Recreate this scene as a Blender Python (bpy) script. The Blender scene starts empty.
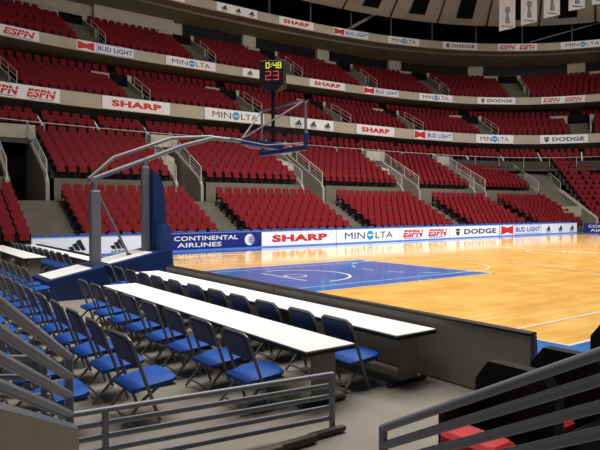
import bpy, math, random
import numpy as np
from mathutils import Vector, Matrix
random.seed(7)
C = bpy.context.scene
COL = C.collection
PI = math.pi

# ------------------------------------------------------------------ camera
CAM = np.array([-6.46638571, -11.2800331, 1.56898158])
YAW, PITCH, ROLL, FPX = 0.943594332, -0.0264292180, -0.00223506163, 590.04
fw = np.array([math.cos(PITCH)*math.cos(YAW), math.cos(PITCH)*math.sin(YAW), math.sin(PITCH)])
rt = np.array([math.sin(YAW), -math.cos(YAW), 0.0]); up = np.cross(rt, fw)
rt, up = rt*math.cos(ROLL)+up*math.sin(ROLL), -rt*math.sin(ROLL)+up*math.cos(ROLL)
cd = bpy.data.cameras.new('camera'); cam = bpy.data.objects.new('camera', cd); COL.objects.link(cam)
cd.sensor_width = 36; cd.lens = FPX*36/600; cd.clip_start = .05; cd.clip_end = 300
M4 = Matrix.Identity(4)
for i in range(3):
    M4[i][0] = rt[i]; M4[i][1] = up[i]; M4[i][2] = -fw[i]; M4[i][3] = CAM[i]
cam.matrix_world = M4
C.camera = cam

# ------------------------------------------------------------------ light
C.view_settings.view_transform = 'Standard'; C.view_settings.look = 'None'
C.view_settings.gamma = 1; C.view_settings.use_curve_mapping = False
C.view_settings.exposure = 0.0
W = bpy.data.worlds.new('world'); C.world = W; W.use_nodes = True
W.node_tree.nodes['Background'].inputs[0].default_value = (.80, .86, 1.0, 1)
W.node_tree.nodes['Background'].inputs[1].default_value = .075
def area(name, loc, sx, sy, power, col=(1, .95, .88), target=None, spread=PI):
    l = bpy.data.lights.new(name, 'AREA'); l.shape = 'RECTANGLE'; l.size = sx; l.size_y = sy
    l.energy = power; l.color = col; l.spread = spread
    o = bpy.data.objects.new(name, l); COL.objects.link(o); o.location = loc
    if target is not None:
        d = Vector(target)-Vector(loc); o.rotation_euler = d.to_track_quat('-Z', 'Y').to_euler()
    return o
area('court_lights', (14.3, 0, 17), 26, 12, 5500, spread=math.radians(120))
area('baseline_lights', (-3.5, -3.5, 13), 6, 10, 640, spread=math.radians(110))
area('stand_lights', (8, -4, 15.5), 22, 3, 1250, (1, .95, .88), target=(10, 14, 4), spread=math.radians(110))

area('far_stand_fill', (27, -3, 15.5), 18, 3, 1300, (1, .95, .88), target=(31, 15, 6), spread=math.radians(120))  # added fill lamp to brighten the far right seats, no fixture seen

# ------------------------------------------------------------------ materials
def mat(name, col, rough=.6, spec=.4, metal=0, noise=0, nscale=8, emit=None, coat=0, stretch=None):
    m = bpy.data.materials.new(name); m.use_nodes = True
    nt = m.node_tree; b = nt.nodes['Principled BSDF']
    b.inputs['Base Color'].default_value = (*col, 1); b.inputs['Roughness'].default_value = rough
    b.inputs['Specular IOR Level'].default_value = spec; b.inputs['Metallic'].default_value = metal
    if coat: b.inputs['Coat Weight'].default_value = coat
    if noise:
        tc = nt.nodes.new('ShaderNodeTexCoord'); nz = nt.nodes.new('ShaderNodeTexNoise')
        mp = nt.nodes.new('ShaderNodeMapping'); mp.inputs['Scale'].default_value = stretch or (1, 1, 1)
        nz.inputs['Scale'].default_value = nscale; nz.inputs['Detail'].default_value = 4
        cr = nt.nodes.new('ShaderNodeValToRGB')
        cr.color_ramp.elements[0].position = .3; cr.color_ramp.elements[1].position = .7
        cr.color_ramp.elements[0].color = (*[c*(1-noise) for c in col], 1)
        cr.color_ramp.elements[1].color = (*[min(1, c*(1+noise)) for c in col], 1)
        nt.links.new(tc.outputs['Object'], mp.inputs[0]); nt.links.new(mp.outputs[0], nz.inputs['Vector'])
        nt.links.new(nz.outputs['Fac'], cr.inputs[0]); nt.links.new(cr.outputs[0], b.inputs['Base Color'])
    if emit:
        b.inputs['Emission Color'].default_value = (*emit[:3], 1); b.inputs['Emission Strength'].default_value = emit[3]
    return m
def wood_mat():
    m = bpy.data.materials.new('maple_boards'); m.use_nodes = True; nt = m.node_tree; b = nt.nodes['Principled BSDF']
    tc = nt.nodes.new('ShaderNodeTexCoord'); br = nt.nodes.new('ShaderNodeTexBrick')
    br.inputs['Scale'].default_value = 1; br.offset = .37; br.squash = 1
    br.inputs['Brick Width'].default_value = 1.4; br.inputs['Row Height'].default_value = .12
    br.inputs['Mortar Size'].default_value = .001; br.inputs['Bias'].default_value = 0
    br.inputs['Color1'].default_value = (.84, .48, .11, 1); br.inputs['Color2'].default_value = (.93, .58, .16, 1)
    br.inputs['Mortar'].default_value = (.6, .33, .1, 1)
    nz = nt.nodes.new('ShaderNodeTexNoise'); nz.inputs['Scale'].default_value = 1.3; nz.inputs['Detail'].default_value = 6
    mx = nt.nodes.new('ShaderNodeMix'); mx.data_type = 'RGBA'; mx.blend_type = 'MULTIPLY'; mx.inputs['Factor'].default_value = .8
    cr = nt.nodes.new('ShaderNodeValToRGB'); cr.color_ramp.elements[0].position = .35; cr.color_ramp.elements[1].position = .65
    cr.color_ramp.elements[0].color = (.80, .72, .60, 1); cr.color_ramp.elements[1].color = (1, 1, 1, 1)
    nt.links.new(tc.outputs['Object'], br.inputs['Vector']); nt.links.new(tc.outputs['Object'], nz.inputs['Vector'])
    nt.links.new(nz.outputs['Fac'], cr.inputs[0])
    nt.links.new(br.outputs['Color'], mx.inputs[6]); nt.links.new(cr.outputs[0], mx.inputs[7])
    nt.links.new(mx.outputs[2], b.inputs['Base Color'])
    b.inputs['Roughness'].default_value = .10; b.inputs['Specular IOR Level'].default_value = .22
    return m
def glass_mat():
    m = bpy.data.materials.new('clear_glass'); m.use_nodes = True; nt = m.node_tree
    for n in list(nt.nodes): nt.nodes.remove(n)
    o = nt.nodes.new('ShaderNodeOutputMaterial'); t = nt.nodes.new('ShaderNodeBsdfTransparent'); g = nt.nodes.new('ShaderNodeBsdfGlossy')
    g.inputs['Roughness'].default_value = .05; t.inputs[0].default_value = (.93, .95, .96, 1)
    mx = nt.nodes.new('ShaderNodeMixShader'); mx.inputs[0].default_value = .06
    nt.links.new(t.outputs[0], mx.inputs[1]); nt.links.new(g.outputs[0], mx.inputs[2]); nt.links.new(mx.outputs[0], o.inputs[0])
    return m
M = dict(
    wood=wood_mat(), glass=glass_mat(),
    court_blue=mat('court_blue_paint', (.045, .165, .47), .10, .25, noise=.12, nscale=1.5),
    court_white=mat('court_white_line', (.80, .76, .68), .2, .45),
    court_pale=mat('court_pale_line', (.35, .45, .75), .2, .45),
    floor=mat('beige_floor', (.235, .212, .178), .55, .3, noise=.12, nscale=2.2),
    concrete=mat('concrete', (.125, .112, .09), .85, .2, noise=.15, nscale=1.2),
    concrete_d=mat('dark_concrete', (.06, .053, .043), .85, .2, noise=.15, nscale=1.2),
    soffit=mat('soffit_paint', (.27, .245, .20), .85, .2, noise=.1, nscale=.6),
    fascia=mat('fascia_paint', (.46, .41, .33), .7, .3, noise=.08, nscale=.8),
    cream=mat('cream_wall', (.42, .385, .325), .8, .2, noise=.08, nscale=.8),
    ceil=mat('acoustic_panel', (.42, .38, .33), .85, .2, noise=.1, nscale=.6),
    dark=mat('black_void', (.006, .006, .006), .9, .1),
    winglass=mat('dark_suite_glass', (.012, .012, .013), .4, .08),
    red=mat('red_seat_plastic', (.150, .010, .015), .6, .06),
    redcloth=mat('red_cushion', (.55, .03, .035), .6, .3),
    black=mat('black_plastic', (.007, .007, .008), .6, .2),
    blackedge=mat('black_edge', (.010, .010, .010), .45, .4),
    blueseat=mat('blue_vinyl', (.006, .075, .38), .6, .25, noise=.1, nscale=9),
    navy=mat('shaded_blue_vinyl', (.008, .028, .11), .5, .3),  # chair backs: shade on their rear side put into a darker blue
    tube=mat('grey_enamel_tube', (.17, .165, .16), .35, .5, metal=.4),
    rail=mat('grey_rail_paint', (.24, .255, .29), .3, .5),
    palerail=mat('pale_rail_paint', (.55, .53, .50), .45, .4),
    white=mat('white_laminate', (.80, .80, .81), .5, .3),
    greywall=mat('grey_panel', (.25, .228, .21), .7, .3, noise=.1, nscale=2),
    beigewall=mat('beige_stair_wall', (.27, .225, .175), .75, .3, noise=.06, nscale=3),
    brown=mat('brown_kerb', (.10, .075, .06), .7, .3, noise=.1, nscale=4),
    padblue=mat('blue_vinyl_pad', (.009, .032, .12), .45, .4, noise=.08, nscale=3),
    padlight=mat('light_blue_pad', (.018, .062, .20), .45, .4),
    steel=mat('grey_steel', (.20, .20, .205), .4, .5, metal=.2),
    whitesign=mat('white_sign', (.85, .85, .87), .45, .3),
    navysign=mat('navy_sign', (.012, .022, .16), .4, .3),
    bluestrip=mat('blue_strip', (.10, .19, .50), .5, .3),
    s_red=mat('sign_red', (.62, .025, .02), .45, .3),
    s_black=mat('sign_black', (.02, .02, .022), .45, .3),
    s_blue=mat('sign_blue', (.03, .30, .62), .45, .3),
    s_navy=mat('sign_navy_ink', (.035, .06, .38), .45, .3),
    s_pale=mat('sign_pale_lilac', (.50, .52, .78), .45, .3),
    s_white=mat('sign_white_ink', (.78, .78, .80), .45, .3),
    banner=mat('banner_cloth', (.30, .28, .28), .85, .2, noise=.08, nscale=3),
    bannergrey=mat('banner_print', (.10, .10, .105), .85, .2),
    rim=mat('orange_rim', (.55, .14, .03), .4, .5),
    led_y=mat('led_yellow', (.3, .3, .02), .5, .3, emit=(.75, .70, .05, .9)),
    led_r=mat('led_red', (.3, .02, .02), .5, .3, emit=(.65, .07, .06, .8)),
)

# ------------------------------------------------------------------ mesh helpers
class MB:
    def __init__(s): s.v = []; s.f = []; s.m = []; s.mats = []
    def mi(s, m):
        if m not in s.mats: s.mats.append(m)
        return s.mats.index(m)
    def add(s, vs, fs, m):
        o = len(s.v); s.v += [tuple(map(float, v)) for v in vs]; k = s.mi(m)
        for f in fs: s.f.append(tuple(i+o for i in f)); s.m.append(k)
        return s
    def box(s, a, b, m, c=0):
        x0, y0, z0 = a; x1, y1, z1 = b
        if not c:
            return s.add([(x0,y0,z0),(x1,y0,z0),(x1,y1,z0),(x0,y1,z0),(x0,y0,z1),(x1,y0,z1),(x1,y1,z1),(x0,y1,z1)],
                  [(0,3,2,1),(4,5,6,7),(0,1,5,4),(1,2,6,5),(2,3,7,6),(3,0,4,7)], m)
        # chamfered box
        P = []
        for z, i in ((z0, c), (z0+c, 0), (z1-c, 0), (z1, c)):
            P += [(x0+i+c,y0+i,z),(x1-i-c,y0+i,z),(x1-i,y0+i+c,z),(x1-i,y1-i-c,z),(x1-i-c,y1-i,z),(x0+i+c,y1-i,z),(x0+i,y1-i-c,z),(x0+i,y0+i+c,z)]
        F = [tuple(range(7,-1,-1)), tuple(range(24,32))]
        for r in range(3):
            for k in range(8): a_, b_ = r*8+k, r*8+(k+1) % 8; F.append((a_, b_, b_+8, a_+8))
        return s.add(P, F, m)
    def tube(s, pts, r, m, n=8, caps=True):
        pts = [Vector(p) for p in pts]; rings = []; prev = None
        for i, p in enumerate(pts):
            if i == 0: d = pts[1]-p
            elif i == len(pts)-1: d = p-pts[i-1]
            else: d = (pts[i+1]-p).normalized()+(p-pts[i-1]).normalized()
            d.normalize()
            if prev is None:
                a = Vector((0, 0, 1)) if abs(d.z) < .9 else Vector((1, 0, 0))
                u = d.cross(a).normalized()
            else:
                u = (prev-d*prev.dot(d)).normalized()
            prev = u; w = d.cross(u)
            rings.append([p+(u*math.cos(2*PI*k/n)+w*math.sin(2*PI*k/n))*r for k in range(n)])
        V = [v for R in rings for v in R]; F = []
        for i in range(len(rings)-1):
            for k in range(n): a, b = i*n+k, i*n+(k+1) % n; F.append((a, b, b+n, a+n))
        if caps: F += [tuple(range(n-1, -1, -1)), tuple(range(len(V)-n, len(V)))]
        return s.add(V, F, m)
    def prism(s, poly, a, b, m, axis='y'):
        # polygon in the two remaining axes, extruded a..b along axis
        n = len(poly)
        mk = {'y': lambda p, t: (p[0], t, p[1]), 'x': lambda p, t: (t, p[0], p[1]), 'z': lambda p, t: (p[0], p[1], t)}[axis]
        V = [mk(p, a) for p in poly]+[mk(p, b) for p in poly]
        F = [tuple(range(n)), tuple(range(2*n-1, n-1, -1))]+[(k, k+n, (k+1) % n+n, (k+1) % n) for k in range(n)]
        return s.add(V, F, m)
    def build(s, name, parent=None, smooth=False, mod=None):
        me = bpy.data.meshes.new(name); me.from_pydata(s.v, [], s.f)
        for m in s.mats: me.materials.append(m)
        me.polygons.foreach_set('material_index', s.m)
        me.update()
        import bmesh
        bm = bmesh.new(); bm.from_mesh(me); bmesh.ops.recalc_face_normals(bm, faces=bm.faces); bm.to_mesh(me); bm.free()
        if smooth:
            me.polygons.foreach_set('use_smooth', [True]*len(me.polygons))
            try: me.set_sharp_from_angle(angle=math.radians(40))
            except Exception: pass
        o = bpy.data.objects.new(name, me); COL.objects.link(o)
        if parent: o.parent = parent
        return o
def tag(o, label=None, cat=None, group=None, kind=None):
    if label: o['label'] = label
    if cat: o['category'] = cat
    if group: o['group'] = group
    if kind: o['kind'] = kind
    return o
def empty(name, loc=(0, 0, 0), rz=0):
    o = bpy.data.objects.new(name, None); COL.objects.link(o); o.location = loc; o.rotation_euler = (0, 0, rz); o.empty_display_size = .1
    return o
def copy_tree(o, parent=None):
    c = o.copy(); COL.objects.link(c)
    if parent: c.parent = parent
    for ch in list(o.children): copy_tree(ch, c)
    return c
ORD = ['zeroth','first','second','third','fourth','fifth','sixth','seventh','eighth','ninth','tenth','eleventh','twelfth','thirteenth','fourteenth','fifteenth','sixteenth','seventeenth','eighteenth','nineteenth','twentieth']

# ------------------------------------------------------------------ text and emblem shapes in a flat (u, v) frame
_tc = {}
def text_shape(body, bold=0.0, shear=0.0):
    key = (body, bold, shear)
    if key in _tc: return _tc[key]
    c = bpy.data.curves.new('t', 'FONT'); c.body = body; c.offset = bold; c.shear = shear; c.resolution_u = 3; c.space_character = 1.0+bold*1.5
    o = bpy.data.objects.new('t', c); COL.objects.link(o)
    dg = bpy.context.evaluated_depsgraph_get(); e = o.evaluated_get(dg); me = e.to_mesh()
    V = [(v.co.x, v.co.y) for v in me.vertices]; F = [tuple(p.vertices) for p in me.polygons]
    e.to_mesh_clear(); bpy.data.objects.remove(o); bpy.data.curves.remove(c)
    a = np.array(V); lo = a.min(0); hi = a.max(0); a = (a-lo)/(hi-lo)
    _tc[key] = (a, F); return _tc[key]
class Sign:
    """flat pieces in (u, v) with a layer depth, then mapped on to a wall"""
    def __init__(s): s.pieces = []; s.part = ('emblem', 0)
    def use(s, name): s.part = (name, s.part[1]+1); return s
    def poly(s, pts, m, layer=1): s.pieces.append((np.array(pts, float), [tuple(range(len(pts)))], m, layer, s.part))
    def rect(s, u0, v0, u1, v1, m, layer=1):
        n = max(1, int((u1-u0)/.2)); us = [u0+(u1-u0)*k/n for k in range(n+1)]
        P = [(u, v0) for u in us]+[(u, v1) for u in us]
        s.pieces.append((np.array(P, float), [(k, k+1, k+n+2, k+n+1) for k in range(n)], m, layer, s.part))
    def disc(s, u, v, r, m, layer=1, ru=None, n=20):
        ru = ru or r; s.poly([(u+ru*math.cos(2*PI*k/n), v+r*math.sin(2*PI*k/n)) for k in range(n)], m, layer)
    def text(s, body, u0, v0, u1, v1, m, bold=0., shear=0., layer=1):
        a, F = text_shape(body, bold, shear); a = a*[u1-u0, v1-v0]+[u0, v0]; s.pieces.append((a, F, m, layer, s.part))
def sg_sharp(w, h):
    s = Sign().use('lettering'); s.text('SHARP', .13*w, .26*h, .87*w, .76*h, M['s_red'], .055); return s
def sg_minolta(w, h):
    s = Sign().use('lettering'); s.text('MIN', .12*w, .25*h, .425*w, .75*h, M['s_black']); s.use('lettering'); s.text('LTA', .595*w, .25*h, .88*w, .75*h, M['s_black'])
    s.use('blue_disc').disc(.51*w, .5*h, .36*h, M['s_blue']); s.rect(.51*w-.24*h, .44*h, .51*w+.24*h, .56*h, M['s_white'], 2); return s
def sg_espn(w, h, n=2):
    s = Sign()
    for k in range(n):
        s.use('lettering'); a = (k+.10)/n*w; b = (k+.90)/n*w
        s.text('ESPN', a, .20*h, b, .82*h, M['s_red'], .05, .25)
        s.rect(a+.02*w, .56*h, b-.01*w, .60*h, M['whitesign'], 2)
        s.rect(a+.02*w, .10*h, b-.05*w, .14*h, M['s_black'])
    return s
def sg_dodge(w, h):
    s = Sign(); cx = .15*w; r = .30*h; cy = .5*h
    s.poly([(cx-r*.9,cy+r*.9),(cx+r*.9,cy+r*.9),(cx+r,cy),(cx+r*.45,cy-r),(cx-r*.45,cy-r),(cx-r,cy)], M['s_black'])
    s.disc(cx-r*.5, cy+r*.15, r*.24, M['whitesign'], 2); s.disc(cx+r*.5, cy+r*.15, r*.24, M['whitesign'], 2)
    s.use('lettering').text('DODGE', .27*w, .27*h, .93*w, .73*h, M['s_black'], .03); return s
def sg_bud(w, h):
    s = Sign(); a = .02*w; b = .30*w
    s.use('lettering_panel').rect(.33*w, .04*h, .995*w, .96*h, M['s_pale']); s.rect(.345*w, .12*h, .985*w, .88*h, M['whitesign'], 2)
    m = (a+b)/2; s.use('bow_tie')
    s.poly([(a,.08*h),(m,.28*h),(b,.08*h),(b,.92*h),(m,.72*h),(a,.92*h)], M['s_red'])
    s.use('lettering').text('BUD LIGHT', .36*w, .27*h, .97*w, .75*h, M['s_navy'], .03, layer=3); return s
def adidas_mark(s, u, v, h, txt=True):
    # three slanting bars rising to the right
    s.use('striped_triangle'); q = .30*h; sl = .50
    for k, (hb) in enumerate((.34, .62, .90)):
        x = u+(k-1)*q*1.05; b0 = v+.22*h; bh = hb*.72*h
        s.poly([(x-q*.15, b0), (x+q*.72, b0), (x+q*.72-bh*sl*.9+q*.1, b0+bh), (x-q*.75-bh*sl*.35+q*.1, b0+bh*.70)] if False else
               [(x-q*.1-0.0, b0), (x+q*.75, b0), (x+q*.75-bh*sl, b0+bh), (x-q*.1-bh*sl, b0+bh*.82)], M['s_black'])
    if txt: s.text('adidas', u-.42*h, v+.0*h, u+.42*h, v+.19*h, M['s_black'], .01)
def sg_adidas(w, h):
    s = Sign()
    for k in range(3): adidas_mark(s, (k+.5)/3*w+.08*h, .1*h, .8*h)
    return s
def sg_adidas2(w, h):
    s = Sign()
    for k in (.31, .62): adidas_mark(s, k*w, .03*h, .97*h)
    return s
def sg_continental(w, h):
    s = Sign(); W_ = M['s_white']
    s.use('lettering').text('CONTINENTAL', .07*w, .56*h, .73*w, .85*h, W_, .02); s.use('lettering').text('AIRLINES', .10*w, .14*h, .55*w, .43*h, W_, .02)
    cx = .86*w; cy = .5*h; r = .38*h; s.use('globe_emblem').disc(cx, cy, r, W_, n=28)
    for k in range(-2, 3):
        s.poly([(cx-r*.2, cy+k*r*.17-.01), (cx+r*.93, cy+k*r*.36-.012), (cx+r*.93, cy+k*r*.36+.012), (cx-r*.2, cy+k*r*.17+.01)], M['navysign'], 2)
    for q in (.25, .6):
        s.poly([(cx+r*q-.008, cy-r*.75), (cx+r*q+.012, cy-r*.75), (cx+r*q+.05, cy), (cx+r*q+.012, cy+r*.75), (cx+r*q-.008, cy+r*.75), (cx+r*q+.03, cy)], M['navysign'], 3)
    return s
SG = dict(S=sg_sharp, M=sg_minolta, E=sg_espn, D=sg_dodge, B=sg_bud, A=sg_adidas, A2=sg_adidas2, C=sg_continental)
LOOK = dict(S='bold red capital lettering', M='thin black lettering and blue disc', E='slanted red lettering twice', D='horned head emblem and black lettering',
            B='red bow tie and blue lettering', A='three black striped triangles', A2='two black striped triangles', C='white lettering and globe')

# ------------------------------------------------------------------ paths the stands follow
class Path:
    def __init__(s, P, s0=0.0, x0=0.0):
        s.P = np.array(P, float); d = np.diff(s.P, axis=0); s.L = np.concatenate([[0], np.cumsum(np.hypot(*d.T))])
        i = np.argmin(np.where(s.P[:, 1] > 0, np.abs(s.P[:, 0]-x0), 1e9)); s.L = s.L-s.L[i]+s0
    def at(s, t, d=0.0):
        i = int(np.clip(np.searchsorted(s.L, t)-1, 0, len(s.L)-2)); a = s.P[i]; b = s.P[i+1]
        k = (t-s.L[i])/(s.L[i+1]-s.L[i]); p = a+(b-a)*k
        i0 = max(0, i-6); i1 = min(len(s.P)-1, i+7); T = s.P[i1]-s.P[i0]; T /= np.hypot(*T)
        N = np.array([-T[1], T[0]])
        return p+N*d, T, N
def superell(A, B, n, x0=14.33):
    t = np.radians(np.linspace(172, -14, 900)); c, q = np.cos(t), np.sin(t)
    return Path(np.stack([x0+A*np.sign(c)*np.abs(c)**(2/n), B*np.sign(q)*np.abs(q)**(2/n)], 1))
R1, Z1 = superell(27, 19.7, 3.7), 7.5
R2, Z2 = superell(29.6, 22.9, 3.2), 11.0
R3, Z3 = superell(31, 24.3, 2.55), 15.5
lp = [(x, 9.3) for x in np.arange(-14, 31.5, .25)]+[(31.5+4.3*math.sin(a), 5+4.3*math.cos(a)) for a in np.linspace(0, PI/2, 50)]+[(35.8, y) for y in np.arange(4.75, -4, -.25)]
LOW = Path(lp)
def sweep(mb, path, sa, sb, prof, m, step=.6, closed=False, caps=False):
    n = max(1, int(math.ceil((sb-sa)/step))); V = []
    for i in range(n+1):
        t = sa+(sb-sa)*i/n
        for d, z in prof:
            p, T, N = path.at(t, d); V.append((p[0], p[1], z))
    k = len(prof); F = []
    for i in range(n):
        for j in range(k if closed else k-1):
            a = i*k+j; b = i*k+(j+1) % k; F.append((a, b, b+k, a+k))
    if caps: F += [tuple(range(k)), tuple(range(n*k+k-1, n*k-1, -1))]
    mb.add(V, F, m)
def place_sign(obj_name, path, sa, sb, d, z0, h, kind, bg, parent=None):
    """board curved along a path with its printing as a child"""
    w = sb-sa
    mb = MB(); sweep(mb, path, sa, sb, [(d, z0), (d, z0+h), (d-.05, z0+h), (d-.05, z0)], bg, .5, closed=True, caps=True)
    o = mb.build(obj_name, parent)
    sg = SG[kind](w, h); parts = {}
    for a, F, m, layer, part in sg.pieces:
        t = parts.setdefault(part, MB())
        t.add([(*path.at(sa+u, d-.05-.006*layer)[0], z0+v) for u, v in a], F, m)
    for (pn, _), t in parts.items():
        me = bpy.data.meshes.new(pn); me.from_pydata(t.v, [], t.f)
        for m in t.mats: me.materials.append(m)
        me.polygons.foreach_set('material_index', t.m); me.update()
        l = bpy.data.objects.new(pn, me); COL.objects.link(l); l.parent = o
    return o

# ------------------------------------------------------------------ floor and court
def st(mb, name): return tag(mb.build(name), kind='structure')
st(MB().box((-30, -24, -.4), (60, 50, -.012), M['floor']), 'floor')
court = st(MB().box((-2.15, -11.5, -.011), (33, 9.3, 0), M['wood']), 'floor_court')
def paint(name, boxes, m, z=.003):
    mb = MB()
    for a in boxes: mb.box((a[0], a[1], .0), (a[2], a[3], z), m)
    return mb.build(name, court)
HL = 28.65
paint('blue_border', [(-2.15, -11.5, 0, 9.3), (0, -11.5, 33, -7.62), (0, 7.62, 33, 9.3), (HL, -7.62, 33, 7.62)], M['court_blue'])
paint('blue_lane', [(0, -2.44, 5.79, 2.44)], M['court_blue'])
paint('blue_lane', [(HL-5.79, -2.44, HL, 2.44)], M['court_blue'])
lw = .05
paint('white_line', [(-lw, -7.62-lw, HL+lw, -7.62), (-lw, 7.62, HL+lw, 7.62+lw), (-lw, -7.62, 0, 7.62), (HL, -7.62, HL+lw, 7.62), (HL/2-lw/2, -7.62, HL/2+lw/2, 7.62)], M['court_white'], .006)
paint('white_line', [(0, -6.71-lw, 4.3, -6.71), (0, 6.71, 4.3, 6.71+lw)], M['court_white'], .006)
paint('white_line', [(0, -2.44, 5.79, -2.44+lw), (0, 2.44-lw, 5.79, 2.44), (5.79-lw, -2.44, 5.79, 2.44)], M['court_white'], .006)
paint('pale_line', [(0, -1.86, 5.75, -1.80), (0, 1.80, 5.75, 1.86)], M['court_pale'], .006)
paint('white_line', [(1.20, -.92, 1.25, .92)], M['court_white'], .006)
def arc(cx, cy, r, a0, a1, m, dash=False, w=lw, name='white_line'):
    mb = MB(); n = 40
    for i in range(n):
        if dash and i % 6 >= 3: continue
        t0 = math.radians(a0+(a1-a0)*i/n); t1 = math.radians(a0+(a1-a0)*(i+1)/n)
        P = [(cx+(r+e)*math.cos(t), cy+(r+e)*math.sin(t)) for t, e in ((t0, 0), (t0, w), (t1, w), (t1, 0))]
        mb.add([(x, y, .0065) for x, y in P], [(0, 1, 2, 3)], m)
    mb.build(name, court)
arc(1.575, 0, 7.24, -68, 68, M['court_white']); arc(5.79, 0, 1.83, -90, 90, M['court_white'])
arc(5.79, 0, 1.83, 90, 270, M['court_white'], True); arc(1.575, 0, 1.25, -90, 90, M['court_white'], w=.07)
arc(1.575, 0, .23, 0, 360, M['court_white']); arc(HL/2, 0, 1.83, 0, 360, M['court_white']); arc(HL/2, 0, .6, 0, 360, M['court_white'])

# ------------------------------------------------------------------ low stands (courtside tier and middle tier)
T1Z0, T1R, T1D0, T1DD = .28, .26, .60, .5       # floor height of row one, rise, distance behind the boards, row depth
T2Z0, T2R, T2D0, T2DD = 2.86, .300, 4.85, .54
BLK = [(-9.5, -2.1), (-.5, 4.9), (6.3, 12.0), (13.5, 19.4), (21.0, 26.2), (27.5, 32.4)]
CORN = [(33.45, 38.2), (39.4, 47)]
def stair_prof(d0, dd, z0, r, n, front=0.0):
    P = [(d0, front)]
    for k in range(n): P += [(d0+k*dd, z0+k*r), (d0+(k+1)*dd, z0+k*r)]
    return P
mb = MB()
pr = stair_prof(T1D0-.15, T1DD, T1Z0, T1R, 7)
for a, b in BLK: sweep(mb, LOW, a, b, pr, M['concrete_d'], 1.2)
st(mb, 'floor_lower_stand')
# aisle stairs, two treads to a row
mb = MB(); ps = stair_prof(T1D0-.15, T1DD/2, T1Z0-.10, T1R/2, 14)
ga = [(-12, -9.5)]+[(BLK[i][1], BLK[i+1][0]) for i in range(len(BLK)-1)]
for a, b in ga: sweep(mb, LOW, a, b, ps, M['concrete'], 1.2)
st(mb, 'floor_aisle_stairs')
# cross aisle and the riser wall of the middle tier
zc = T1Z0+6*T1R+.10; dT = T1D0-.15+7*T1DD
mb = MB(); sweep(mb, LOW, -12, 34.2, [(dT-.02, zc-.3), (dT-.02, zc), (T2D0-.25, zc)], M['concrete'], 1.2); st(mb, 'floor_cross_aisle')
mb = MB()
for a, b in BLK: sweep(mb, LOW, a, b, [(T2D0-.26, zc), (T2D0-.26, T2Z0)], M['concrete'], 1.2)
st(mb, 'wall_middle_tier_riser')
mb = MB(); pr2 = stair_prof(T2D0-.25, T2DD, T2Z0, T2R, 7, zc)
pr5 = stair_prof(T2D0-.25, T2DD, T2Z0, T2R, 5, zc)
for a, b in BLK: sweep(mb, LOW, a, b, pr5 if a > 27 else pr2, M['concrete_d'], 1.2)
st(mb, 'floor_middle_stand')
d2e = T2D0-.25+7*T2DD; z2e = T2Z0+6*T2R
# rows behind the middle tier run on over the portals
UZ0, UD = 5.24, -1.35     # rows under the first balcony follow its curve
mb = MB(); sweep(mb, R1, -9, 52, [(UD-1.1, z2e-.2), (UD-1.1, z2e-.02), (UD-.25, z2e-.02), (UD-.25, UZ0), (UD+.4, UZ0), (UD+.4, UZ0+.3), (UD+2.0, UZ0+.3)], M['concrete_d'], .7)
for t in range(-12, 32): sweep(mb, LOW, t, t+1, [(d2e-.4, z2e-.01), (d2e+.5, z2e-.01)], M['concrete_d'], 1)
st(mb, 'floor_upper_cross_aisle')
mb = MB(); sweep(mb, R1, -9, 54, [(1.6, 0), (1.6, 6.9)], M['concrete_d'], .7); st(mb, 'wall_back_lower')
# corner block climbs in one go
mb = MB(); prc = stair_prof(T1D0-.15, .47, T1Z0, .385, 13)
for a, b in CORN: sweep(mb, LOW, a, b, prc, M['concrete_d'], .5)
st(mb, 'floor_corner_stand')
mb = MB()
for a, b in ((32.3, 33.4), (38.2, 39.4)): sweep(mb, LOW, a, b, stair_prof(T1D0+1.2, .235, 1.0, .17, 20), M['concrete'], .5)
st(mb, 'floor_corner_stairs')
# concrete walls around the corner entrance
def slabwall(mb, path, s, th, prof_top, z0, m):
    """thin radial wall at s; prof_top = [(d, z)...]"""
    V = []
    for t in (s, s+th):
        for d, z in prof_top+[(prof_top[-1][0], z0), (prof_top[0][0], z0)]:
            p, T, N = path.at(t, d); V.append((p[0], p[1], z))
    k = len(prof_top)+2
    mb.add(V, [tuple(range(k)), tuple(range(2*k-1, k-1, -1))]+[(i, i+k, (i+1) % k+k, (i+1) % k) for i in range(k)], m)
mb = MB(); slabwall(mb, LOW, 33.24, .2, [(.5, .95), (1.2, 1.3), (4.6, 3.0)], 0, M['soffit'])
slabwall(mb, LOW, 32.0, .15, [(1.4, 1.3), (4.2, 2.2)], 0, M['soffit'])
sweep(mb, LOW, 32.0, 33.3, [(1.9, 0), (1.9, 1.75), (2.1, 1.75)], M['soffit'], .3); st(mb, 'wall_corner_entrance')

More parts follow.
